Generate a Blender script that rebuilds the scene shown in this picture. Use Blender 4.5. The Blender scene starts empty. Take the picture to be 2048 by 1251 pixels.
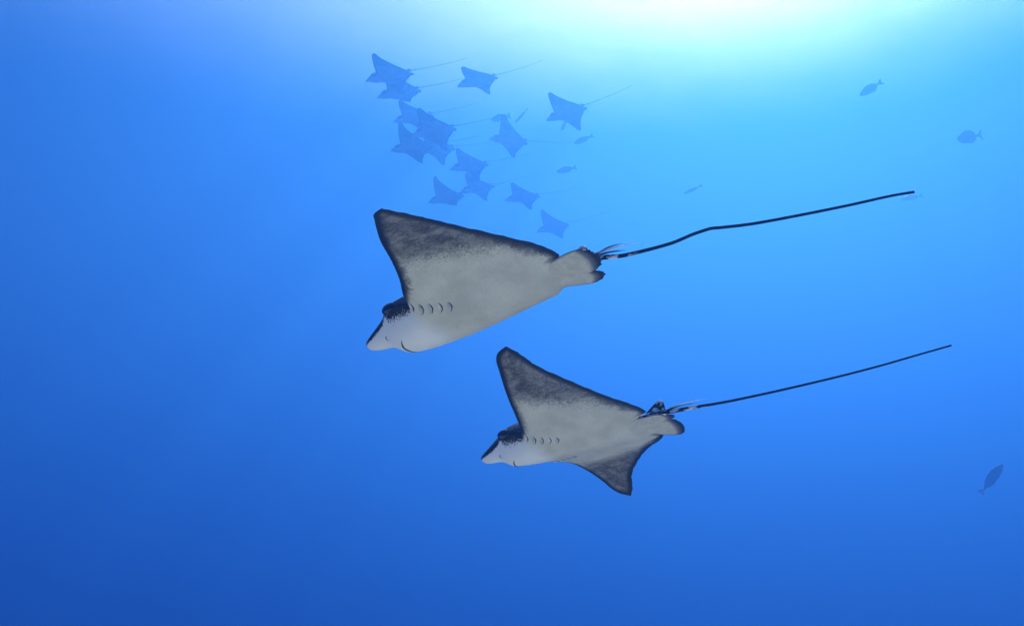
import bpy, math, random
import numpy as np
from mathutils import Vector, Matrix

R = math.radians
scene = bpy.context.scene
root_col = scene.collection
random.seed(4)

# ------------------------------------------------------------------ camera, sky, sun, exposure
PITCH, HFOV = 17.24, 60.0
SUN_EL, SUN_AZ = 45.5, 19.8
SUN_STRENGTH, SKY_STRENGTH, EXPOSURE = 4.7, 0.143, 0.80
WATER_TOP, WATER_DENSITY, WATER_G = 16.95, 0.0572, 0.618
WATER_COLOR, WATER_ABSORB = (0.0486, 0.224, 0.630), (0, 0.014, 0.020)
WAVE = 0.025
SKY_AIR, SKY_DUST, SKY_OZONE = 0.513, 3.39, 0.595
WINDOW_LOW, WINDOW_HIGH = 27.8, 43.9      # the rough surface passes light from below only when seen this steeply (degrees)
BOUNCE_Z, BOUNCE_EDGE, BOUNCE_SAND = -1.3, 2.3, (0.85, 0.715, 0.50)  # unseen pale sand shelf added to throw light up onto the bellies

cam_data = bpy.data.cameras.new('camera')
cam = bpy.data.objects.new('camera', cam_data)
root_col.objects.link(cam)
scene.camera = cam
cam_data.sensor_width = 36
cam_data.lens = 18 / math.tan(R(HFOV / 2))
cam_data.clip_start, cam_data.clip_end = 0.05, 2000
cam.rotation_euler = (R(90 + PITCH), 0, 0)
CAM = Matrix.Rotation(R(90 + PITCH), 4, 'X')

world = bpy.data.worlds.new('World')
scene.world = world
world.use_nodes = True
wn = world.node_tree
sky = wn.nodes.new('ShaderNodeTexSky')
sky.sky_type = 'NISHITA'
sky.sun_disc = False
sky.sun_elevation, sky.sun_rotation = R(SUN_EL), R(SUN_AZ)
sky.air_density, sky.dust_density, sky.ozone_density = SKY_AIR, SKY_DUST, SKY_OZONE
wn.links.new(sky.outputs[0], wn.nodes['Background'].inputs[0])
wn.nodes['Background'].inputs[1].default_value = SKY_STRENGTH

sun_data = bpy.data.lights.new('sun', 'SUN')
sun_data.energy, sun_data.angle, sun_data.color = SUN_STRENGTH, R(0.5), (1, 0.96, 0.9)
sun = bpy.data.objects.new('sun', sun_data)
root_col.objects.link(sun)
to_sun = Vector((math.sin(R(SUN_AZ)) * math.cos(R(SUN_EL)), math.cos(R(SUN_AZ)) * math.cos(R(SUN_EL)), math.sin(R(SUN_EL))))
sun.rotation_euler = to_sun.to_track_quat('Z', 'Y').to_euler()

scene.view_settings.view_transform = 'Standard'
scene.view_settings.look = 'None'
scene.view_settings.exposure = EXPOSURE
scene.view_settings.gamma = 1
scene.cycles.use_denoising = True
scene.cycles.max_bounces = 10
scene.cycles.volume_bounces = 4
scene.cycles.diffuse_bounces = 4

# ------------------------------------------------------------------ helpers
def tag(o, label=None, category=None, group=None, kind=None):
    if label: o['label'] = label
    if category: o['category'] = category
    if group: o['group'] = group
    if kind: o['kind'] = kind
    return o

def new_mesh(name, verts, faces, mat=None, smooth=True, attrs=None):
    me = bpy.data.meshes.new(name)
    me.from_pydata([tuple(v) for v in verts], [], faces)
    if smooth:
        me.polygons.foreach_set('use_smooth', [True] * len(me.polygons))
    for k, a in (attrs or {}).items():
        a = np.asarray(a, np.float32)
        if a.ndim == 2:
            at_ = me.attributes.new(k, 'FLOAT_VECTOR', 'POINT'); at_.data.foreach_set('vector', a.ravel())
        else:
            at_ = me.attributes.new(k, 'FLOAT', 'POINT'); at_.data.foreach_set('value', a)
    if mat: me.materials.append(mat)
    me.update()
    return me

def link(name, data, parent=None):
    o = bpy.data.objects.new(name, data)
    root_col.objects.link(o)
    if parent: o.parent = parent
    return o

def sstep(a, b, x):
    t = np.clip((np.asarray(x, float) - a) / (b - a), 0, 1)
    return t * t * (3 - 2 * t)

def pchip(xs, ys):
    xs = np.asarray(xs, float); ys = np.asarray(ys, float)
    h = np.diff(xs); d = np.diff(ys) / h
    m = np.zeros_like(xs); m[0] = d[0]; m[-1] = d[-1]
    for i in range(1, len(xs) - 1):
        if d[i - 1] * d[i] > 0:
            w1 = 2 * h[i] + h[i - 1]; w2 = h[i] + 2 * h[i - 1]
            m[i] = (w1 + w2) / (w1 / d[i - 1] + w2 / d[i])
    def f(x):
        x = np.clip(np.asarray(x, float), xs[0], xs[-1])
        i = np.clip(np.searchsorted(xs, x, side='right') - 1, 0, len(xs) - 2)
        t = (x - xs[i]) / h[i]
        return (ys[i] * (1 + 2 * t) * (1 - t) ** 2 + m[i] * h[i] * t * (1 - t) ** 2
                + ys[i + 1] * t * t * (3 - 2 * t) + m[i + 1] * h[i] * t * t * (t - 1))
    return f

def wobble(x, seed, octaves=5, f0=9.0):
    r = np.random.RandomState(seed); v = np.zeros_like(x); a = 1.0; f = f0
    for _ in range(octaves):
        v += a * np.sin(f * x * 2 * math.pi + r.uniform(0, 6.28)); a *= 0.62; f *= 1.83
    return v

def tube(path, radii, seg=10, flat=1.0):
    """rings around a path; returns verts, faces, fraction of the length per vertex"""
    P = np.asarray(path, float); n = len(P); rr = np.asarray(radii, float)
    T = np.gradient(P, axis=0); T /= np.linalg.norm(T, axis=1)[:, None]
    L = np.concatenate([[0], np.cumsum(np.linalg.norm(np.diff(P, axis=0), axis=1))]); L /= L[-1]
    ref = np.array([0.0, 0.0, 1.0]) if abs(T[0, 2]) < 0.9 else np.array([0, 1.0, 0])
    V, A = [], []
    for i in range(n):
        s = np.cross(T[i], ref); s /= np.linalg.norm(s); u = np.cross(s, T[i])
        for k in range(seg):
            a = 2 * math.pi * k / seg
            V.append(P[i] + rr[i] * (math.cos(a) * s + flat * math.sin(a) * u)); A.append(L[i])
    Fc = [(i * seg + k, i * seg + (k + 1) % seg, (i + 1) * seg + (k + 1) % seg, (i + 1) * seg + k) for i in range(n - 1) for k in range(seg)]
    V += [P[0], P[-1]]; A += [0, 1]; a0, a1 = len(V) - 2, len(V) - 1
    Fc += [(a0, (k + 1) % seg, k) for k in range(seg)]
    Fc += [(a1, (n - 1) * seg + k, (n - 1) * seg + (k + 1) % seg) for k in range(seg)]
    return np.array(V), Fc, np.array(A)

def resample(pts, n):
    P = np.asarray(pts, float)
    L = np.concatenate([[0], np.cumsum(np.linalg.norm(np.diff(P, axis=0), axis=1))])
    f = [pchip(L, P[:, k]) for k in range(3)]
    s = np.linspace(0, L[-1], n)
    return np.stack([g(s) for g in f], 1)

def at(px, py, depth):
    """a point in the water seen at that place of the 2048 px wide picture, 'depth' metres ahead"""
    k = 1024 / math.tan(R(HFOV / 2))
    return CAM @ Vector(((px - 1024) / k * depth, -(py - 625.5) / k * depth, -depth))

# ------------------------------------------------------------------ materials
class Mat:
    def __init__(self, name, rough=0.5, spec=0.3):
        self.m = bpy.data.materials.new(name); self.m.use_nodes = True
        self.t = self.m.node_tree; self.b = self.t.nodes['Principled BSDF']
        self.b.inputs['Roughness'].default_value = rough
        self.b.inputs['Specular IOR Level'].default_value = spec
    def node(self, kind, **kw):
        n = self.t.nodes.new(kind)
        for k, v in kw.items(): setattr(n, k, v)
        return n
    def put(self, sock, v):
        if isinstance(v, (int, float)): sock.default_value = v
        elif isinstance(v, (tuple, list)): sock.default_value = (*v, 1) if len(v) == 3 and sock.type == 'RGBA' else v
        else: self.t.links.new(v, sock)
    def attr(self, name, out='Fac'):
        return self.node('ShaderNodeAttribute', attribute_name=name).outputs[out]
    def noise(self, vec, scale, detail=4, rough=0.6, dist=0.0):
        n = self.node('ShaderNodeTexNoise'); self.put(n.inputs['Vector'], vec)
        for k, v in (('Scale', scale), ('Detail', detail), ('Roughness', rough), ('Distortion', dist)): n.inputs[k].default_value = v
        return n.outputs['Fac']
    def math(self, op, a, b=0.0, clamp=False):
        n = self.node('ShaderNodeMath', operation=op, use_clamp=clamp); self.put(n.inputs[0], a); self.put(n.inputs[1], b)
        return n.outputs[0]
    def mapr(self, v, a, b, c=0.0, d=1.0):
        n = self.node('ShaderNodeMapRange', interpolation_type='SMOOTHSTEP'); self.put(n.inputs['Value'], v)
        for k, q in zip(('From Min', 'From Max', 'To Min', 'To Max'), (a, b, c, d)): n.inputs[k].default_value = q
        return n.outputs['Result']
    def mix(self, f, a, b):
        n = self.node('ShaderNodeMix', data_type='RGBA'); self.put(n.inputs['Factor'], f); self.put(n.inputs['A'], a) if False else None
        self.put(n.inputs[6], a); self.put(n.inputs[7], b)
        return n.outputs[2]
    def bump(self, h, strength, dist):
        n = self.node('ShaderNodeBump'); n.inputs['Strength'].default_value = strength; n.inputs['Distance'].default_value = dist
        self.put(n.inputs['Height'], h); self.t.links.new(n.outputs[0], self.b.inputs['Normal'])
    def color(self, v): self.put(self.b.inputs['Base Color'], v)

def ray_skin(name, seed):
    M = Mat(name, 0.5, 0.25)
    off = M.node('ShaderNodeVectorMath', operation='ADD'); M.put(off.inputs[0], M.attr('rest', 'Vector')); off.inputs[1].default_value = (seed, seed * 0.7, 0)
    rest = off.outputs[0]
    fine = M.noise(rest, 95, 5, 0.7, 0.6)
    mid = M.noise(rest, 26, 5, 0.62, 0.8)
    big = M.noise(rest, 6.5, 3, 0.55)
    st = M.node('ShaderNodeMapping'); M.put(st.inputs['Vector'], rest); st.inputs['Rotation'].default_value = (0, 0, 0.5); st.inputs['Scale'].default_value = (1.0, 2.6, 1.0)
    streak = M.noise(st.outputs[0], 24, 5, 0.7, 1.5)
    belly = M.mix(M.mapr(big, 0.3, 0.7), (0.57, 0.56, 0.46), (0.70, 0.69, 0.575))
    belly = M.mix(M.mapr(fine, 0.45, 0.75, 0, 0.35), belly, (0.40, 0.40, 0.38))
    patch = M.noise(rest, 11, 4, 0.6, 0.5)
    dusky = M.mix(M.mapr(M.math('ADD', M.math('ADD', M.math('MULTIPLY', streak, 0.55), M.math('MULTIPLY', fine, 0.4)), M.math('MULTIPLY', M.math('SUBTRACT', patch, 0.5), 0.55)), 0.36, 0.64), (0.066, 0.064, 0.056), (0.31, 0.30, 0.262))
    zone = M.attr('zone')
    j = M.math('ADD', M.math('MULTIPLY', M.math('SUBTRACT', mid, 0.5), 0.7), M.math('MULTIPLY', M.math('SUBTRACT', fine, 0.5), 1.5))
    j = M.math('ADD', j, M.math('MULTIPLY', M.math('SUBTRACT', patch, 0.5), 0.4))
    zf = M.mapr(M.math('ADD', zone, j), 0.22, 0.82)
    under = M.mix(M.attr('head_pale_lit'), belly, (0.86, 0.88, 0.87))  # white underside of the head, raised further to stand in for flash light
    under = M.mix(zf, under, dusky)
    mg = M.math('ADD', M.attr('margin'), M.math('MULTIPLY', M.math('SUBTRACT', mid, 0.5), 0.25))
    under = M.mix(M.mapr(mg, 0.32, 0.92), under, (0.010, 0.010, 0.014))
    hd = M.math('ADD', M.attr('hood'), M.math('MULTIPLY', M.math('SUBTRACT', M.noise(rest, 150, 3, 0.7), 0.5), 2.2))
    under = M.mix(M.mapr(hd, 0.40, 0.60), under, (0.014, 0.012, 0.015))
    vor = M.node('ShaderNodeTexVoronoi'); M.put(vor.inputs['Vector'], rest); vor.inputs['Scale'].default_value = 17; vor.inputs['Randomness'].default_value = 0.75
    spots = M.mapr(vor.outputs['Distance'], 0.27, 0.22)
    back = M.mix(spots, M.mix(mid, (0.022, 0.024, 0.035), (0.045, 0.046, 0.058)), (0.62, 0.62, 0.58))
    M.color(M.mix(M.attr('ventral'), back, under))
    M.bump(M.math('ADD', M.math('MULTIPLY', fine, 0.5), streak), 0.25, 0.004)
    return M.m

def plain(name, col, rough=0.5, spec=0.3, var=0.25, scale=30):
    M = Mat(name, rough, spec)
    tc = M.node('ShaderNodeTexCoord').outputs['Object']
    n = M.noise(tc, scale, 4)
    M.color(M.mix(M.mapr(n, 0.3, 0.7), tuple(c * (1 - var) for c in col), tuple(min(1, c * (1 + var)) for c in col)))
    return M.m

def tail_skin():
    M = Mat('tail_skin', 0.95, 0.05)
    along = M.attr('along')
    tc = M.node('ShaderNodeTexCoord').outputs['Object']
    mp = M.node('ShaderNodeMapping'); M.put(mp.inputs['Vector'], tc); mp.inputs['Scale'].default_value = (30, 70, 70)
    n = M.noise(mp.outputs[0], 1.6, 2)
    near = M.mapr(along, 0.20, 0.30, 1, 0)
    white = M.math('MULTIPLY', near, M.mapr(n, 0.50, 0.56))
    M.color(M.mix(white, (0.010, 0.010, 0.014), (0.75, 0.75, 0.75)))
    return M.m

def fin_skin():
    M = Mat('fin_skin', 0.5, 0.25)
    rest = M.attr('rest', 'Vector')
    fine = M.noise(rest, 90, 4, 0.7); mid = M.noise(rest, 25, 4)
    base = M.mix(M.mapr(mid, 0.35, 0.7), (0.53, 0.52, 0.43), (0.64, 0.63, 0.52))
    mg = M.math('ADD', M.attr('margin'), M.math('MULTIPLY', M.math('SUBTRACT', fine, 0.5), 0.5))
    c = M.mix(M.mapr(mg, 0.15, 0.65), base, (0.13, 0.125, 0.125))
    c = M.mix(M.mapr(mg, 0.62, 0.95), c, (0.012, 0.012, 0.016))
    M.color(M.mix(M.attr('ventral'), (0.04, 0.04, 0.05), c))
    rays = M.node('ShaderNodeTexWave', wave_type='BANDS', bands_direction='Y'); M.put(rays.inputs['Vector'], rest); rays.inputs['Scale'].default_value = 30; rays.inputs['Distortion'].default_value = 1.5
    M.bump(rays.outputs['Fac'], 0.2, 0.003)
    return M.m

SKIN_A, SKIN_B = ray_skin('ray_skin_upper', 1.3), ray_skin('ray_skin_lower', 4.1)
TAIL, FIN = tail_skin(), fin_skin()
BLACK = plain('black_skin', (0.012, 0.012, 0.016), 0.8, 0.1)
DARK = plain('slit_shadow_skin', (0.022, 0.022, 0.026), 0.7)
FLAP = plain('gill_flap_skin', (0.66, 0.65, 0.60), 0.5)
EYE = plain('eye_dark', (0.008, 0.006, 0.008), 0.12, 0.6)
WHITE = plain('white_marking', (0.78, 0.78, 0.76), 0.5)
SPINE = plain('spine_brown', (0.03, 0.026, 0.026), 0.5)

# ------------------------------------------------------------------ water, sand shelf added for bounce light
def water_material():
    m = bpy.data.materials.new('sea_water'); m.use_nodes = True
    n = m.node_tree.nodes; n.clear()
    out = n.new('ShaderNodeOutputMaterial'); pv = n.new('ShaderNodeVolumePrincipled')
    m.node_tree.links.new(pv.outputs[0], out.inputs['Volume'])
    pv.inputs['Color'].default_value = (*WATER_COLOR, 1)
    pv.inputs['Absorption Color'].default_value = (*WATER_ABSORB, 1)
    pv.inputs['Density'].default_value = WATER_DENSITY
    pv.inputs['Anisotropy'].default_value = WATER_G
    return m

lo, hi = (-200, -120, -90), (200, 260, WATER_TOP)
bv = [(x, y, z) for x in (lo[0], hi[0]) for y in (lo[1], hi[1]) for z in (lo[2], hi[2])]
bf = [(0, 1, 3, 2), (4, 6, 7, 5), (0, 4, 5, 1), (2, 3, 7, 6), (0, 2, 6, 4), (1, 5, 7, 3)]
tag(link('water', new_mesh('water', bv, bf, water_material(), smooth=False)), kind='structure')

def surface_material():
    """the ruffled sea surface: a window onto the sky where it is met steeply, a mirror of the deep where it is met flat"""
    m = bpy.data.materials.new('sea_surface'); m.use_nodes = True
    t = m.node_tree; n = t.nodes; n.clear()
    out = n.new('ShaderNodeOutputMaterial'); geo = n.new('ShaderNodeNewGeometry'); dot = n.new('ShaderNodeVectorMath'); dot.operation = 'DOT_PRODUCT'
    t.links.new(geo.outputs['Incoming'], dot.inputs[0]); t.links.new(geo.outputs['Normal'], dot.inputs[1])
    ab = n.new('ShaderNodeMath'); ab.operation = 'ABSOLUTE'; t.links.new(dot.outputs['Value'], ab.inputs[0])
    tc = n.new('ShaderNodeTexCoord'); no = n.new('ShaderNodeTexNoise'); no.inputs['Scale'].default_value = 0.35; no.inputs['Detail'].default_value = 5; no.inputs['Distortion'].default_value = 0.8
    t.links.new(tc.outputs['Object'], no.inputs['Vector'])
    ml = n.new('ShaderNodeMath'); ml.operation = 'MULTIPLY_ADD'; t.links.new(no.outputs['Fac'], ml.inputs[0]); ml.inputs[1].default_value = WAVE; ml.inputs[2].default_value = -WAVE / 2
    ad = n.new('ShaderNodeMath'); ad.operation = 'ADD'; t.links.new(ab.outputs[0], ad.inputs[0]); t.links.new(ml.outputs[0], ad.inputs[1])
    mr = n.new('ShaderNodeMapRange'); mr.interpolation_type = 'SMOOTHSTEP'; t.links.new(ad.outputs[0], mr.inputs['Value'])
    mr.inputs['From Min'].default_value = math.sin(R(WINDOW_LOW)); mr.inputs['From Max'].default_value = math.sin(R(WINDOW_HIGH))
    tr = n.new('ShaderNodeBsdfTransparent'); gl = n.new('ShaderNodeBsdfGlossy'); gl.inputs['Roughness'].default_value = 0.3
    mx = n.new('ShaderNodeMixShader')
    t.links.new(mr.outputs[0], mx.inputs[0]); t.links.new(gl.outputs[0], mx.inputs[1]); t.links.new(tr.outputs[0], mx.inputs[2]); t.links.new(mx.outputs[0], out.inputs['Surface'])
    return m

wx = np.linspace(-400, 400, 81); WX, WY = np.meshgrid(wx, wx)
WZ = WATER_TOP + 0.25 + 0.10 * np.sin(WX * 0.11 + WY * 0.05) + 0.08 * np.sin(WY * 0.13 - WX * 0.07)
wf = [(j * 81 + i, (j + 1) * 81 + i, (j + 1) * 81 + i + 1, j * 81 + i + 1) for j in range(80) for i in range(80)]
tag(link('water_surface', new_mesh('water_surface', np.stack([WX.ravel(), WY.ravel(), WZ.ravel()], 1), wf, surface_material())), kind='structure')

def bounce_material():
    M = Mat('bounce_sand', 0.9, 0.1)  # warm pale tone chosen for the light it bounces
    tc = M.node('ShaderNodeTexCoord').outputs['Object']
    n = M.noise(tc, 1.2, 6); f = M.noise(tc, 60, 4)
    c = M.mix(M.mapr(n, 0.3, 0.7), tuple(q * 0.94 for q in BOUNCE_SAND), tuple(min(0.9, q * 1.05) for q in BOUNCE_SAND))
    M.color(M.mix(M.mapr(f, 0.5, 0.8, 0, 0.3), c, tuple(q * 0.8 for q in BOUNCE_SAND)))
    w = M.node('ShaderNodeTexWave', wave_type='BANDS', bands_direction='Y'); M.put(w.inputs['Vector'], tc); w.inputs['Scale'].default_value = 2.2; w.inputs['Distortion'].default_value = 4; w.inputs['Detail'].default_value = 3
    M.bump(w.outputs['Fac'], 0.5, 0.03)
    return M.m

gx = np.concatenate([np.linspace(-195, -25, 12)[:-1], np.linspace(-25, 25, 60), np.linspace(25, 195, 12)[1:]])
gy = np.concatenate([np.linspace(-115, -20, 10)[:-1], np.linspace(-20, 16, 70), np.linspace(16, 255, 20)[1:]])
GX, GY = np.meshgrid(gx, gy)
edge = BOUNCE_EDGE + 0.25 * np.sin(GX * 0.7) + 0.15 * np.sin(GX * 1.9 + 1)
drop = sstep(0, 14, GY - edge)  # shelf falls away ahead so the far rays get less bounce light
GZ = BOUNCE_Z + 0.05 * np.sin(GX * 1.3 + GY * 0.7) + 0.04 * np.sin(GY * 2.1 - GX * 0.4) - drop * (80 + 2 * np.sin(GX * 0.3))
nx = len(gx)
gf = [(j * nx + i, j * nx + i + 1, (j + 1) * nx + i + 1, (j + 1) * nx + i) for j in range(len(gy) - 1) for i in range(nx - 1)]
tag(link('bounce_shelf', new_mesh('bounce_shelf', np.stack([GX.ravel(), GY.ravel(), GZ.ravel()], 1), gf, bounce_material())), kind='structure')  # out of view, added as a reflector under the near rays

# ------------------------------------------------------------------ eagle rays
HEAD_Y = [0, .018, .034, .048, .061, .074, .090, .112, .130, .139]
HEAD_X = [.678, .668, .643, .608, .572, .540, .515, .492, .450, .39]
WING_Y = [.145, .17, .22, .35, .5, .65, .8, .9, .96, 1]
TE_Y = [0, .06, .11, .155, .22, .4, .6, .8, .92, 1]
BELLY_H = pchip([-.46, -.3, -.1, .1, .26, .36, .42, .46, .50, .54, .58, .64, .67], [.022, .044, .074, .100, .113, .120, .120, .110, .086, .068, .056, .034, .016])
BACK_H = pchip([-.46, -.3, -.1, .1, .26, .36, .45, .52, .58, .64, .67], [.025, .05, .085, .115, .125, .12, .10, .078, .056, .030, .012])
WIDTH = pchip([-.46, -.2, .1, .35, .5, .67], [.085, .13, .165, .145, .12, .09])

NEAR_S, FAR_S = 0.35, 0.78
class RayShape:
    """an eagle ray in half-span units: x ahead, y to its left, z up; wings bent by two angles a side"""
    def __init__(self, le, te, bend_left, bend_right, size):
        self.le = pchip(HEAD_Y + WING_Y, HEAD_X + list(le))
        self.te = pchip(TE_Y, [-.43, -.43, -.46] + list(te))
        self.bends = {1: self.curve(bend_left), -1: self.curve(bend_right)}
        self.size = size
    @staticmethod
    def curve(p):
        p = tuple(p) + (.12, .25)[len(p) - 2:] if len(p) < 4 else p
        n = 201; s = np.linspace(0, 1, n); k = np.clip((s - p[2]) / p[3], 0, 1); k = k * k * (3 - 2 * k)
        ph = p[0] * k + p[1] * np.clip((s - .25) / .75, 0, 1) ** 1.3
        h = (ph[1:] + ph[:-1]) / 2
        return s, ph, np.concatenate([[0], np.cumsum(np.cos(h)) / (n - 1)]), np.concatenate([[0], np.cumsum(np.sin(h)) / (n - 1)])
    def bend(self, P):
        P = np.asarray(P, float); out = P.copy()
        for sg in (1, -1):
            m = P[:, 1] >= 0 if sg == 1 else P[:, 1] < 0
            s, ph, Y, Z = self.bends[sg]; a = np.clip(np.abs(P[m, 1]), 0, 1); f = np.interp(a, s, ph)
            out[m, 1] = sg * (np.interp(a, s, Y) - P[m, 2] * np.sin(f)); out[m, 2] = np.interp(a, s, Z) + P[m, 2] * np.cos(f)
        return out * self.size
    def edge_dist(self, x, y):
        """distance in plan to the leading and to the trailing edge"""
        x = np.asarray(x, float); sh_ = x.shape; px, py = x.ravel(), np.abs(np.asarray(y, float)).ravel()
        q = np.concatenate([np.linspace(0, .2, 130), np.linspace(.2, 1, 130)[1:]]); out = []
        for f in (self.le, self.te):
            ex = f(q); d = np.empty(len(px))
            for i in range(0, len(px), 2000):
                c = slice(i, i + 2000)
                d[c] = np.sqrt(((px[c, None] - ex[None]) ** 2 + (py[c, None] - q[None]) ** 2).min(1))
            inside = (px < self.le(py)) if f is self.le else (px > self.te(py))
            out.append((d * inside).reshape(sh_))
        return out
    def surface(self, x, y, top):
        ay = np.abs(y); dl, dt = self.edge_dist(x, y)
        w = WIDTH(x); core = .52 * np.exp(-(ay / (.92 * w)) ** 2) + .48 * np.exp(-(ay / (2.1 * w)) ** 2)
        wing = 0.030 * (1 - ay) ** 0.9 + 0.005
        h = (BACK_H(x) if top else BELLY_H(x)) * core + wing * (0.7 if top else 0.55)
        rl = 0.085 + (0.05 - 0.085) * sstep(.12, .3, ay)
        u = np.clip(dl / rl, 0, 1); v = np.clip(dt / (0.05 + 0.22 * sstep(.1, .3, ay) * (1 - ay)), 0, 1)
        h = h * np.sqrt(np.maximum(0, 1 - (1 - u) ** 2)) * (v ** 0.8)
        mid = 0.028 * sstep(.28, .42, x) * (1 - sstep(.5, .67, x)) * np.clip(ay / .14, 0, 1) ** 2 - 0.055 * sstep(.48, .68, x)
        return mid + (h if top else -h)

def ray_body(sh, skin, n_span=84, n_chord=64, seed=1):
    a, b, c = int(n_span * .46), int(n_span * .40), max(5, int(n_span * .14))
    yh = np.concatenate([np.linspace(0, .2, a)[:-1], np.linspace(.2, .9, b)[:-1], 1 - (.1 * (1 - np.linspace(0, 1, c)) ** 1.6)])
    ys = np.concatenate([-yh[::-1][:-1], yh]); ns = len(ys)
    t = np.linspace(0, 1, n_chord); s = 0.5 * (1 - np.cos(math.pi * t)) * 0.75 + 0.25 * t
    Y = np.repeat(ys[:, None], n_chord, 1)
    L = sh.le(np.abs(ys)); Tt = sh.te(np.abs(ys)) + 0.0022 * wobble(np.abs(ys), seed, 4, 11) * sstep(.15, .25, np.abs(ys)) * (1 - sstep(.93, 1, np.abs(ys)))
    X = L[:, None] + (Tt - L)[:, None] * s[None, :]
    verts, attrs, idx = [], {k: [] for k in ('rest', 'zone', 'margin', 'hood', 'head_pale_lit', 'ventral')}, {}
    grid = {}
    for top in (False, True):
        Z = sh.surface(X, Y, top)
        Z[:, 0] = sh.surface(X[:, 0], Y[:, 0], False) if True else 0
        dl, dt = sh.edge_dist(X, Y); ay = np.abs(Y)
        zone = sstep(-.16, .20, ay - (.43 + .30 * X))
        zone = np.maximum(zone, sstep(.13, .03, dt) * sstep(.12, .25, ay) * .85)
        zone = np.maximum(zone, sstep(.10, .02, dl) * sstep(.17, .3, ay) * .8)
        mar = np.maximum(sstep(.075, .0, dl) * sstep(.14, .22, ay), sstep(.085, .0, dt) * sstep(.1, .16, ay))
        mar = np.maximum(mar, sstep(.80, 1.02, ay) * .75)
        hw = 0.019 * sstep(.33, .40, X) * (1 - sstep(.45, .49, X)) + 0.005 * sstep(.46, .50, X) + 0.014 * sstep(.22, .3, X) * (1 - sstep(.34, .4, X)) * (ay < .2)
        hood = np.clip(1.0 - dl / np.maximum(hw, 1e-4) * 0.5, 0, 1) * (hw > 1e-3) * (ay < .24)
        head_pale_lit = sstep(.18, .36, X + .10 * (1 - ay / .15)) * sstep(.26, .12, ay)  # pale head mask, also carries the painted-in flash brightness
        vent = sstep(.008, .003, dl) * sstep(.475, .52, X) * (ay < .14)
        ids = np.full((ns, n_chord), -1)
        for i in range(ns):
            for j in range(n_chord):
                if top and j in (0, n_chord - 1): ids[i, j] = grid[False][i, j]; continue
                ids[i, j] = len(verts); verts.append((X[i, j], Y[i, j], Z[i, j]))
                attrs['rest'].append((X[i, j], Y[i, j], 0.35 * top)); attrs['zone'].append(zone[i, j]); attrs['margin'].append(mar[i, j])
                attrs['hood'].append(hood[i, j]); attrs['head_pale_lit'].append(head_pale_lit[i, j]); attrs['ventral'].append(vent[i, j] if top else 1.0)
        grid[top] = ids
    f = []
    gb, gt = grid[False], grid[True]
    for i in range(ns - 1):
        for j in range(n_chord - 1):
            f.append((gb[i, j], gb[i, j + 1], gb[i + 1, j + 1], gb[i + 1, j]))
            f.append((gt[i, j], gt[i + 1, j], gt[i + 1, j + 1], gt[i, j + 1]))
    for i in (0, ns - 1):
        for j in range(n_chord - 1):
            q = [gb[i, j], gt[i, j], gt[i, j + 1], gb[i, j + 1]]; q = list(dict.fromkeys(q))
            if len(q) > 2: f.append(tuple(q if i == 0 else q[::-1]))
    return new_mesh('ray_body', sh.bend(verts), f, skin, attrs=attrs)

def pelvic_mesh(sh, side, ragged=0.006, n=22, m=14, spread=1.0, seed=3, reach=.665, blunt=.05, lap=0.0):
    outer = pchip([0, .25, .5, .75, .9, 1], [.085, .115, .135, .16, .165, .15])
    inner = pchip([0, .3, .7, .9, 1], [.0, .0, .001, .008, .025])
    V, A, Mg, Vn = [], [], [], []
    for top in (0, 1):
        for i in range(n):
            u = i / (n - 1)
            for j in range(m):
                v = j / (m - 1)
                end = -reach + blunt * (2 * v - 1.1) ** 2
                x = -.32 + (end + .32) * u + ragged * (u > .98) * math.sin(j * 2.9 + seed) * (0.5 + 0.5 * math.sin(j * 1.1))
                i0 = inner(u) - (lap * sstep(.1, .5, u) if lap else 0)
                y = (i0 + (outer(u) * spread - i0) * v)
                th = 0.012 * (1 - .75 * u) * math.sqrt(max(0.02, 1 - (2 * v - 1) ** 2))
                z = 0.004 - (.008 * u if lap else 0) - 0.024 * u * (v - .3) + (th if top else -th)
                V.append((x, side * y, z)); A.append((x, side * y, .3 * top))
                Mg.append(max(sstep(.72, 1.0, u), sstep(.86, 1.0, v) * .55)); Vn.append(0.0 if top else 1.0)
    q = n * m; f = []
    for i in range(n - 1):
        for j in range(m - 1):
            a, b, c, d = i * m + j, i * m + j + 1, (i + 1) * m + j + 1, (i + 1) * m + j
            lo_, up_ = (a, d, c, b), (q + a, q + b, q + c, q + d)
            f += [lo_, up_] if side > 0 else [lo_[::-1], up_[::-1]]
    rim = [i * m for i in range(n)] + [(n - 1) * m + j for j in range(1, m)] + [i * m + m - 1 for i in range(n - 2, -1, -1)]
    for a, b in zip(rim[:-1], rim[1:]): f.append((a, b, q + b, q + a))
    return new_mesh('pelvic_fin', np.array(V) * sh.size, f, FIN, attrs=dict(rest=A, margin=Mg, ventral=Vn))

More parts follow.
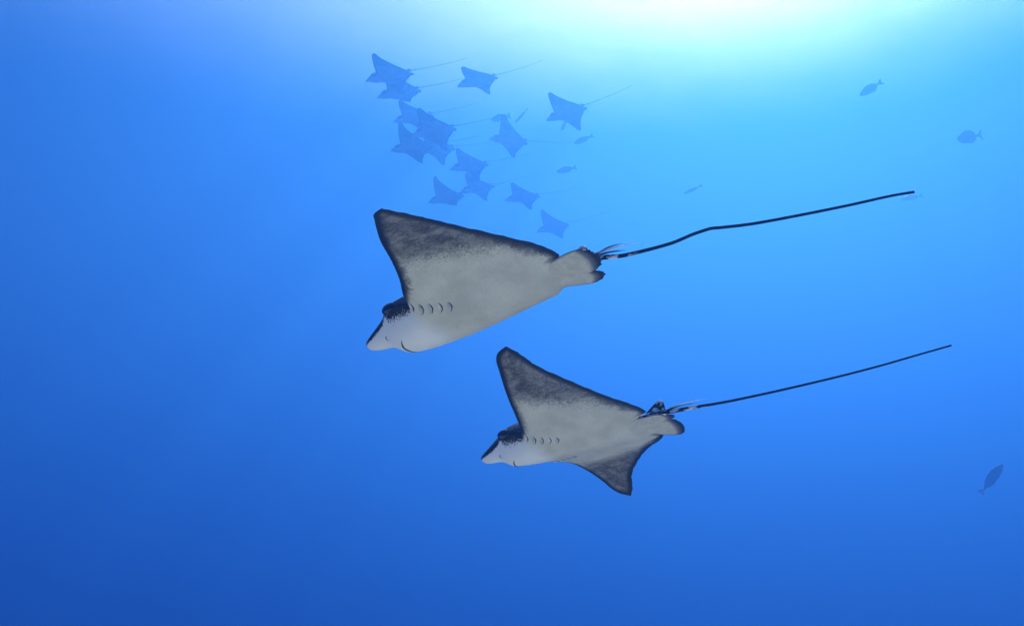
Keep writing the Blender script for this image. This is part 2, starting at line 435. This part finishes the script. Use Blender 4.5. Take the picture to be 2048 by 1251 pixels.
def plate_mesh(name, outline, thick, mat):
    """a fin standing in the x-z plane: rounded plate from an outline, tapering to its rim"""
    O = np.array(outline, float); c = O.mean(0); n = len(O); V, f = [], []
    rings = [(1.0, 0.12), (0.82, 0.7), (0.45, 1.0)]
    for sg in (1, -1):
        for k, t in rings:
            for p in O: q = c + (p - c) * k; V.append((q[0], sg * thick * t, q[1]))
        V.append((c[0], sg * thick, c[1]))
    half = 3 * n + 1
    for s_, b in ((1, 0), (-1, half)):
        for r in range(2):
            for i in range(n):
                q = (b + r * n + i, b + r * n + (i + 1) % n, b + (r + 1) * n + (i + 1) % n, b + (r + 1) * n + i)
                f.append(q if s_ < 0 else q[::-1])
        for i in range(n):
            q = (b + 2 * n + i, b + 2 * n + (i + 1) % n, b + 3 * n); f.append(q if s_ < 0 else q[::-1])
    for i in range(n): f.append((i, (i + 1) % n, half + (i + 1) % n, half + i))
    return new_mesh(name, V, f, mat)

def ball_mesh(name, r, mat, n=14, squash=(1, 1, 1)):
    V = [(0, 0, r * squash[2])]; f = []
    for i in range(1, n):
        a = math.pi * i / n
        for k in range(2 * n):
            b = math.pi * k / n; V.append((r * squash[0] * math.sin(a) * math.cos(b), r * squash[1] * math.sin(a) * math.sin(b), r * squash[2] * math.cos(a)))
    V.append((0, 0, -r * squash[2])); m = 2 * n; last = len(V) - 1
    f += [(0, 1 + k, 1 + (k + 1) % m) for k in range(m)]
    for i in range(n - 2):
        f += [(1 + i * m + k, 1 + (i + 1) * m + k, 1 + (i + 1) * m + (k + 1) % m, 1 + i * m + (k + 1) % m) for k in range(m)]
    f += [(last, 1 + (n - 2) * m + (k + 1) % m, 1 + (n - 2) * m + k) for k in range(m)]
    return new_mesh(name, V, f, mat)

def pose(rot, px, py, depth):
    k = 1024 / math.tan(R(HFOV / 2))
    T = Matrix.Translation(((px - 1024) / k * depth, -(py - 625.5) / k * depth, -depth))
    return CAM @ T @ Matrix(rot).to_4x4()

def make_near_ray(name, le, te, bl, br, rot, px, py, depth, skin, tail_pts, seed, fin_fold, spine_dirs):
    S = NEAR_S
    sh = RayShape(le, te, bl, br, S)
    root = link(name, None)
    root.matrix_world = pose(rot, px, py, depth)
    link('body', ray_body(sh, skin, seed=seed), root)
    surf = lambda x, y: float(sh.surface(np.array([x]), np.array([y]), False)[0])
    def on_belly(pts, lift):
        return sh.bend([(x, y, surf(x, y) - lift) for x, y in pts])
    for sg in (1, -1):
        e = link('eye', ball_mesh('eye', 0.040 * S, EYE, squash=(1.35, .75, .85)), root)
        e.location = sh.bend([(.448, sg * .114, .032)])[0]
        for k in range(5):
            x0 = .255 - .047 * k; y0 = (.180 - .012 * k)
            ln = .030 - .002 * abs(k - 1)
            pts = [(x0 + .012 * (q * q - .5) - .008 * q, sg * (y0 + ln * q)) for q in np.linspace(-1, 1, 9)]
            v, f, _ = tube(on_belly(pts, 0.0004), [S * .0042 * max(.18, 1 - abs(q) ** 2.2) for q in np.linspace(-1, 1, 9)], 8, 0.6)
            slit = link('gill_slit', new_mesh('gill_slit', v, f, DARK), root)
            flap = [(x + .0105, y) for x, y in pts]
            v, f, _ = tube(on_belly(flap, -.004 * S), [S * .0115 * max(.12, 1 - abs(q) ** 2) for q in np.linspace(-1, 1, 9)], 8, 0.75)
            link('gill_flap', new_mesh('gill_flap', v, f, FLAP), slit)
        pts = [(.505 + .012 * math.sin(q * 3), sg * (.030 + .022 * q)) for q in np.linspace(0, 1, 8)]
        v, f, _ = tube(on_belly(pts, 0.0), [S * .0035 * math.sin(math.pi * (.08 + .84 * q)) for q in np.linspace(0, 1, 8)], 8, 0.6)
        link('nostril', new_mesh('nostril', v, f, DARK), root)
        ff = fin_fold[0 if sg > 0 else 1]
        link('pelvic_fin', pelvic_mesh(sh, sg, ff[1], spread=ff[0], seed=seed, reach=ff[2], blunt=ff[3], lap=.028 if sg > 0 else 0), root)
    pts = [(.425 - .018 * (q * q), .050 * q) for q in np.linspace(-1, 1, 15)]
    v, f, _ = tube(on_belly(pts, 0.0), [S * .0048 * max(.2, 1 - abs(q) ** 3) for q in np.linspace(-1, 1, 15)], 8, 0.7)
    link('mouth', new_mesh('mouth', v, f, DARK), root)
    # tail
    path = resample(np.array(tail_pts) * S, 90)
    q = np.linspace(0, 1, 90)
    rad = S * (0.0050 + 0.0038 * (1 - q) + 0.019 * np.exp(-(q / .12) ** 1.5))
    v, f, al = tube(path, rad, 12)
    link('tail', new_mesh('tail', v, f, TAIL, attrs=dict(along=al)), root)
    # dorsal fin with its white rings
    out = [(-.455, .045), (-.485, .075), (-.515, .104), (-.540, .122), (-.560, .126), (-.576, .112), (-.584, .085), (-.588, .055), (-.53, .035)]
    out = [(x, z + .014) for x, z in out]
    fin = link('dorsal_fin', plate_mesh('dorsal_fin', np.array(out) * S, .010 * S, BLACK), root)
    c_mark = [(-.536, .098), (-.545, .110), (-.560, .112), (-.569, .102), (-.566, .088), (-.556, .082)]
    s_mark = [(-.545, .064), (-.526, .068), (-.515, .060), (-.525, .053), (-.545, .050), (-.562, .050)]
    d_mark = [(-.572, .062), (-.577, .056), (-.575, .050)]
    for sg in (1, -1):
        for mk in (c_mark, s_mark, d_mark):
            p = resample([(x * S, sg * .0135 * S, (z + .014) * S) for x, z in mk], 16)
            v, f, _ = tube(p, [.0088 * S * max(.5, math.sin(math.pi * (.1 + .8 * k / 15))) for k in range(16)], 8)
            link('marking', new_mesh('marking', v, f, WHITE), fin)
    # barbed spines lying over the tail
    for k, (dx, dy, dz, ln) in enumerate(spine_dirs):
        b0 = np.array((-.575 - .02 * k, dy * .25, .058 + .006 * k))
        p = [b0 + np.array((-ln * s_, dy * s_, dz * s_ + .01 * math.sin(math.pi * s_))) for s_ in np.linspace(0, 1, 10)]
        v, f, _ = tube(np.array(p) * S, [S * .0062 * max(.06, 1 - s_ ** 1.6) for s_ in np.linspace(0, 1, 10)], 8, 0.5)
        link('tail_spine', new_mesh('tail_spine', v, f, (SPINE, BLACK, WHITE)[k % 3]), root)
    return root

ROT_UP = ((-0.8537, -0.5178, 0.0565), (-0.2491, 0.5012, 0.8287), (-0.4574, 0.6934, -0.5568))
ROT_LOW = ((-0.8938, -0.4465, 0.0432), (-0.2103, 0.5021, 0.8389), (-0.3962, 0.7407, -0.5426))
LE_UP = [.323, .297, .283, .213, .142, .074, -.019, -.088, -.132, -.197]
TE_UP = [-.519, -.498, -.374, -.260, -.202, -.192, -.200]
LE_LOW = [.326, .301, .280, .252, .224, .187, .143, .112, .072, .005]
TE_LOW = [-.516, -.494, -.346, -.201, -.079, -.042, -.004]
TAIL_UP = [(-.38, 0, .018), (-.44, 0, .030), (-.514, 0, .044), (-.615, 0, .049), (-.762, 0, .019), (-.973, 0, .007), (-1.097, 0, .021), (-1.148, 0, .022), (-1.195, 0, .011),
           (-1.32, 0, -.018), (-1.52, 0, -.048), (-1.709, 0, -.071), (-1.87, 0, -.087), (-1.937, 0, -.099)]
TAIL_LOW = [(-.38, 0, .018), (-.45, 0, .036), (-.554, 0, .055), (-.694, 0, .053), (-.924, 0, .053), (-1.16, 0, .061), (-1.39, 0, .074), (-1.613, 0, .09), (-1.83, 0, .111), (-2.042, 0, .138), (-2.204, 0, .158)]

near_up = make_near_ray('eagle_ray', LE_UP, TE_UP, (-.063, -.549), (.98, -.40, .0, .10), ROT_UP, 958.489, 605.576, 2.960 * NEAR_S / .7, SKIN_A, TAIL_UP, 1, ((1.05, .012, .675, .03), (.52, .010, .635, .04)),
                        ((-1, .02, -.030, .20), (-1, -.01, -.012, .17), (-1, .035, -.045, .24), (-1, .01, .0, .13)))
tag(near_up, 'larger grey bellied eagle ray in front with one wing raised and a kinked black tail', 'ray', 'two eagle rays close by')
near_low = make_near_ray('eagle_ray', LE_LOW, TE_LOW, (.166, -.068), (.239, -.671), ROT_LOW, 1152.505, 869.977, 3.916 * NEAR_S / .7, SKIN_B, TAIL_LOW, 2, ((.75, .004, .66, .05), (1.2, .004, .665, .028)),
                         ((-1, .015, .012, .22), (-1, -.01, .020, .17), (-1, .03, .004, .25)))
tag(near_low, 'smaller eagle ray below the larger one, both wings showing and ringed dorsal fin', 'ray', 'two eagle rays close by')

# ------------------------------------------------------------------ the distant school
FAR_SKIN = SKIN_B
far_shape = {}
def far_meshes(key, bl, br):
    if key in far_shape: return far_shape[key]
    S = FAR_S
    sh = RayShape(LE_LOW, TE_LOW, bl, br, S)
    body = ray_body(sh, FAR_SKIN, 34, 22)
    path = resample(np.array(TAIL_LOW) * S, 40); q = np.linspace(0, 1, 40)
    v, f, al = tube(path, S * (0.0045 + 0.003 * (1 - q) + 0.030 * np.exp(-(q / .11) ** 1.3)), 8)
    tail = new_mesh('ray_tail', v, f, TAIL, attrs=dict(along=al))
    fins = [pelvic_mesh(sh, sg, .004, 10, 7) for sg in (1, -1)]
    out = [(-.455, .045), (-.485, .075), (-.515, .104), (-.545, .124), (-.570, .115), (-.584, .085), (-.588, .055), (-.53, .035)]
    dorsal = plate_mesh('ray_dorsal_fin', np.array(out) * S, .010 * S, BLACK)
    far_shape[key] = (body, tail, fins, dorsal)
    return far_shape[key]

BENDS = [((.166, -.068), (.239, -.671)), ((.10, -.02), (.25, -.55)), ((.0, -.1), (.35, -.75)), ((.25, .15), (.3, -.4)), ((-.1, -.35), (.1, -.8)), ((.35, .25), (.45, -.2))]
def far_ray(tipx, tipy, k, bend, turn, label):
    """k: how large it shows against the lower near ray"""
    depth = 3.916 * FAR_S / .7 / k
    a = R(turn[2]); ox, oy = 142 * k, 177 * k
    ox, oy = ox * math.cos(a) + oy * math.sin(a), -ox * math.sin(a) + oy * math.cos(a)
    f_ = 1024 / math.tan(R(HFOV / 2))
    d0 = Vector(((1152 - 1024) / f_, -(870 - 625.5) / f_, -1)); d1 = Vector(((tipx + ox - 1024) / f_, -(tipy + oy - 625.5) / f_, -1))
    M = d0.rotation_difference(d1).to_matrix() @ Matrix.Rotation(R(turn[2]), 3, 'Z') @ Matrix(ROT_LOW) @ Matrix.Rotation(R(turn[0] + 5), 3, 'X') @ Matrix.Rotation(R(turn[1]), 3, 'Z')
    root = link('eagle_ray', None)
    root.matrix_world = pose(M, tipx + ox, tipy + oy, depth)
    body, tail, fins, dorsal = far_meshes(bend, *BENDS[bend])
    link('body', body, root); link('tail', tail, root); link('dorsal_fin', dorsal, root)
    for fm in fins: link('pelvic_fin', fm, root)
    return tag(root, label, 'ray', 'hazy school of eagle rays far off')

FAR = [
    (745, 110, .235, 0, (0, 0, 0), 'hazy distant ray at the upper left corner of the school'),
    (766, 148, .215, 5, (4, 3, 2), 'hazy distant ray half hidden just under the upper left corner ray'),
    (923, 127, .205, 2, (0, 0, 3), 'hazy distant ray alone at the top centre of the school'),
    (1097, 193, .21, 0, (8, 0, 8), 'hazy distant ray furthest right and high, tail slanting up'),
    (798, 200, .200, 1, (0, 0, 0), 'hazy distant ray tucked behind the left side of the school, third down'),
    (835, 222, .225, 0, (4, 0, 0), 'dark hazy ray in the thick of the school with its tail to the right'),
    (795, 257, .205, 3, (6, 0, -3), 'hazy distant ray lowest on the far left of the school'),
    (846, 262, .190, 2, (6, 2, -4), 'hazy distant ray overlapping the right wing of the lowest left ray'),
    (1000, 240, .190, 3, (8, 0, -16), 'hazy steeply tilted ray with a fish at its wing tip'),
    (912, 297, .190, 0, (0, 0, -2), 'hazy distant ray in the middle of the school with long thin tail'),
    (865, 365, .180, 5, (4, 0, 2), 'faint ray just above the tip of the large ray in front'),
    (930, 346, .170, 1, (2, 0, 0), 'faint ray hanging below the middle ray of the school'),
    (1022, 362, .175, 0, (-4, 0, -4), 'faint ray on the lower right of the school'),
    (1081, 426, .165, 3, (4, 0, 2), 'faintest and lowest ray, right above the back of the large ray'),
]
for f_ in FAR: far_ray(*f_)

# ------------------------------------------------------------------ fish
FISH_SKIN = plain('fish_skin', (0.05, 0.055, 0.075), 0.5, 0.3, 0.35, 12)
FISH_FIN = plain('fish_fin', (0.035, 0.04, 0.055), 0.6, 0.2, 0.3, 20)
PALE_FIN = plain('pale_fin', (0.80, 0.82, 0.80), 0.5, 0.2, 0.08, 20)
fish_cache = {}
def fish_meshes(deep, pale):
    key = (deep, pale)
    if key in fish_cache: return fish_cache[key]
    hp = pchip([0, .06, .18, .38, .6, .75, .82], [.02, .38, .78, 1.0, .72, .30, .22])
    n, m = 20, 14; V = []
    for i in range(n):
        x = .82 * i / (n - 1); h = float(hp(x)) * deep / 2; w = h * (.42 if deep > .3 else .6)
        for k in range(m):
            a = 2 * math.pi * k / m; V.append((.41 - x, w * math.cos(a), h * math.sin(a) * (1.0 if math.sin(a) > 0 else .95)))
    f = [(i * m + k, (i + 1) * m + k, (i + 1) * m + (k + 1) % m, i * m + (k + 1) % m) for i in range(n - 1) for k in range(m)]
    V += [(.415, 0, 0), (-.415, 0, 0)]
    f += [(len(V) - 2, k, (k + 1) % m) for k in range(m)] + [(len(V) - 1, (n - 1) * m + (k + 1) % m, (n - 1) * m + k) for k in range(m)]
    body = new_mesh('fish_body', V, f, FISH_SKIN)
    td = max(.13, deep * .42)
    tail = plate_mesh('fish_tail', [(-.38, .03), (-.46, .07), (-.56, td), (-.59, td * 1.02), (-.545, .03), (-.535, 0), (-.545, -.03), (-.59, -td * 1.02), (-.56, -td), (-.46, -.07), (-.38, -.03)], .012, PALE_FIN if pale else FISH_FIN)
    d = deep / 2
    dorsal = plate_mesh('fish_dorsal', [(.18, d * .80), (.08, d * 1.12), (-.08, d * 1.16), (-.22, d * .92), (-.33, d * .55), (-.30, d * .34), (-.05, d * .7)], .010, FISH_FIN)
    anal = plate_mesh('fish_anal', [(-.02, -d * .85), (-.10, -d * 1.12), (-.22, -d * .90), (-.33, -d * .52), (-.30, -d * .32), (-.12, -d * .6)], .010, FISH_FIN)
    fish_cache[key] = (body, tail, dorsal, anal)
    return fish_cache[key]

def fish(hx, hy, tx, ty, length, deep, roll, label, pale=False, yaw=0):
    """head and tail tip in the picture, real length in metres"""
    k = 1024 / math.tan(R(HFOV / 2)); px = math.hypot(hx - tx, hy - ty)
    depth = length * math.cos(R(yaw)) * 1.0 * k / px
    fwd = Vector(((hx - tx) / px * math.cos(R(yaw)), -(hy - ty) / px * math.cos(R(yaw)), math.sin(R(yaw))))
    up = Vector((0, 1, 0)); up = (up - fwd * up.dot(fwd)).normalized(); up.rotate(Matrix.Rotation(R(roll), 3, fwd))
    left = up.cross(fwd)
    rot = Matrix((fwd, left, up)).transposed()
    root = link('fish', None)
    root.matrix_world = pose(rot, (hx + tx) / 2, (hy + ty) / 2, depth) @ Matrix.Scale(length, 4)
    body, tail, dorsal, anal = fish_meshes(deep, pale)
    link('body', body, root); link('tail_fin', tail, root); link('dorsal_fin', dorsal, root); link('anal_fin', anal, root)
    return tag(root, label, 'fish', 'dark fish swimming among the rays')

FISH = [
    (978, 241, 1018, 232, 0.58, 0.36, 10, 'dark fish at the wing tip of the steeply tilted ray'),
    (1027, 249, 1054, 219, 0.58, 0.23, 55, 'slim dark fish slanting up beside the tilted ray'),
    (1121, 266, 1136, 232, 0.55, 0.27, 50, 'slim dark fish right under the high right ray'),
    (1143, 289, 1184, 272, 0.61, 0.29, 30, 'dark fish heading left between the high right ray and open water'),
    (1109, 345, 1150, 335, 0.61, 0.32, 20, 'dark fish just above the large ray, lower of the two by the school'),
    (1364, 389, 1401, 371, 0.61, 0.23, 45, 'slim fish alone above the kink of the long tail'),
    (1165, 408, 1161, 384, 0.58, 0.16, 60, 'very faint sliver of a fish right of the lower school'),
    (1715, 194, 1761, 165, 0.65, 0.31, 15, 'dark fish diving at the edge of the bright glow'),
    (1909, 280, 1960, 270, 0.65, 0.48, 5, 'oval deep bodied fish near the right edge'),
    (1797, 400, 1842, 391, 0.80, 0.27, 30, 'faint fish behind the tip of the longest tail'),
    (2010, 921, 1964, 982, 0.85, 0.34, 20, 'dark fish with a pale tail fin at the lower right'),
]
for i, fz in enumerate(FISH): fish(*fz, pale=(i == 10))
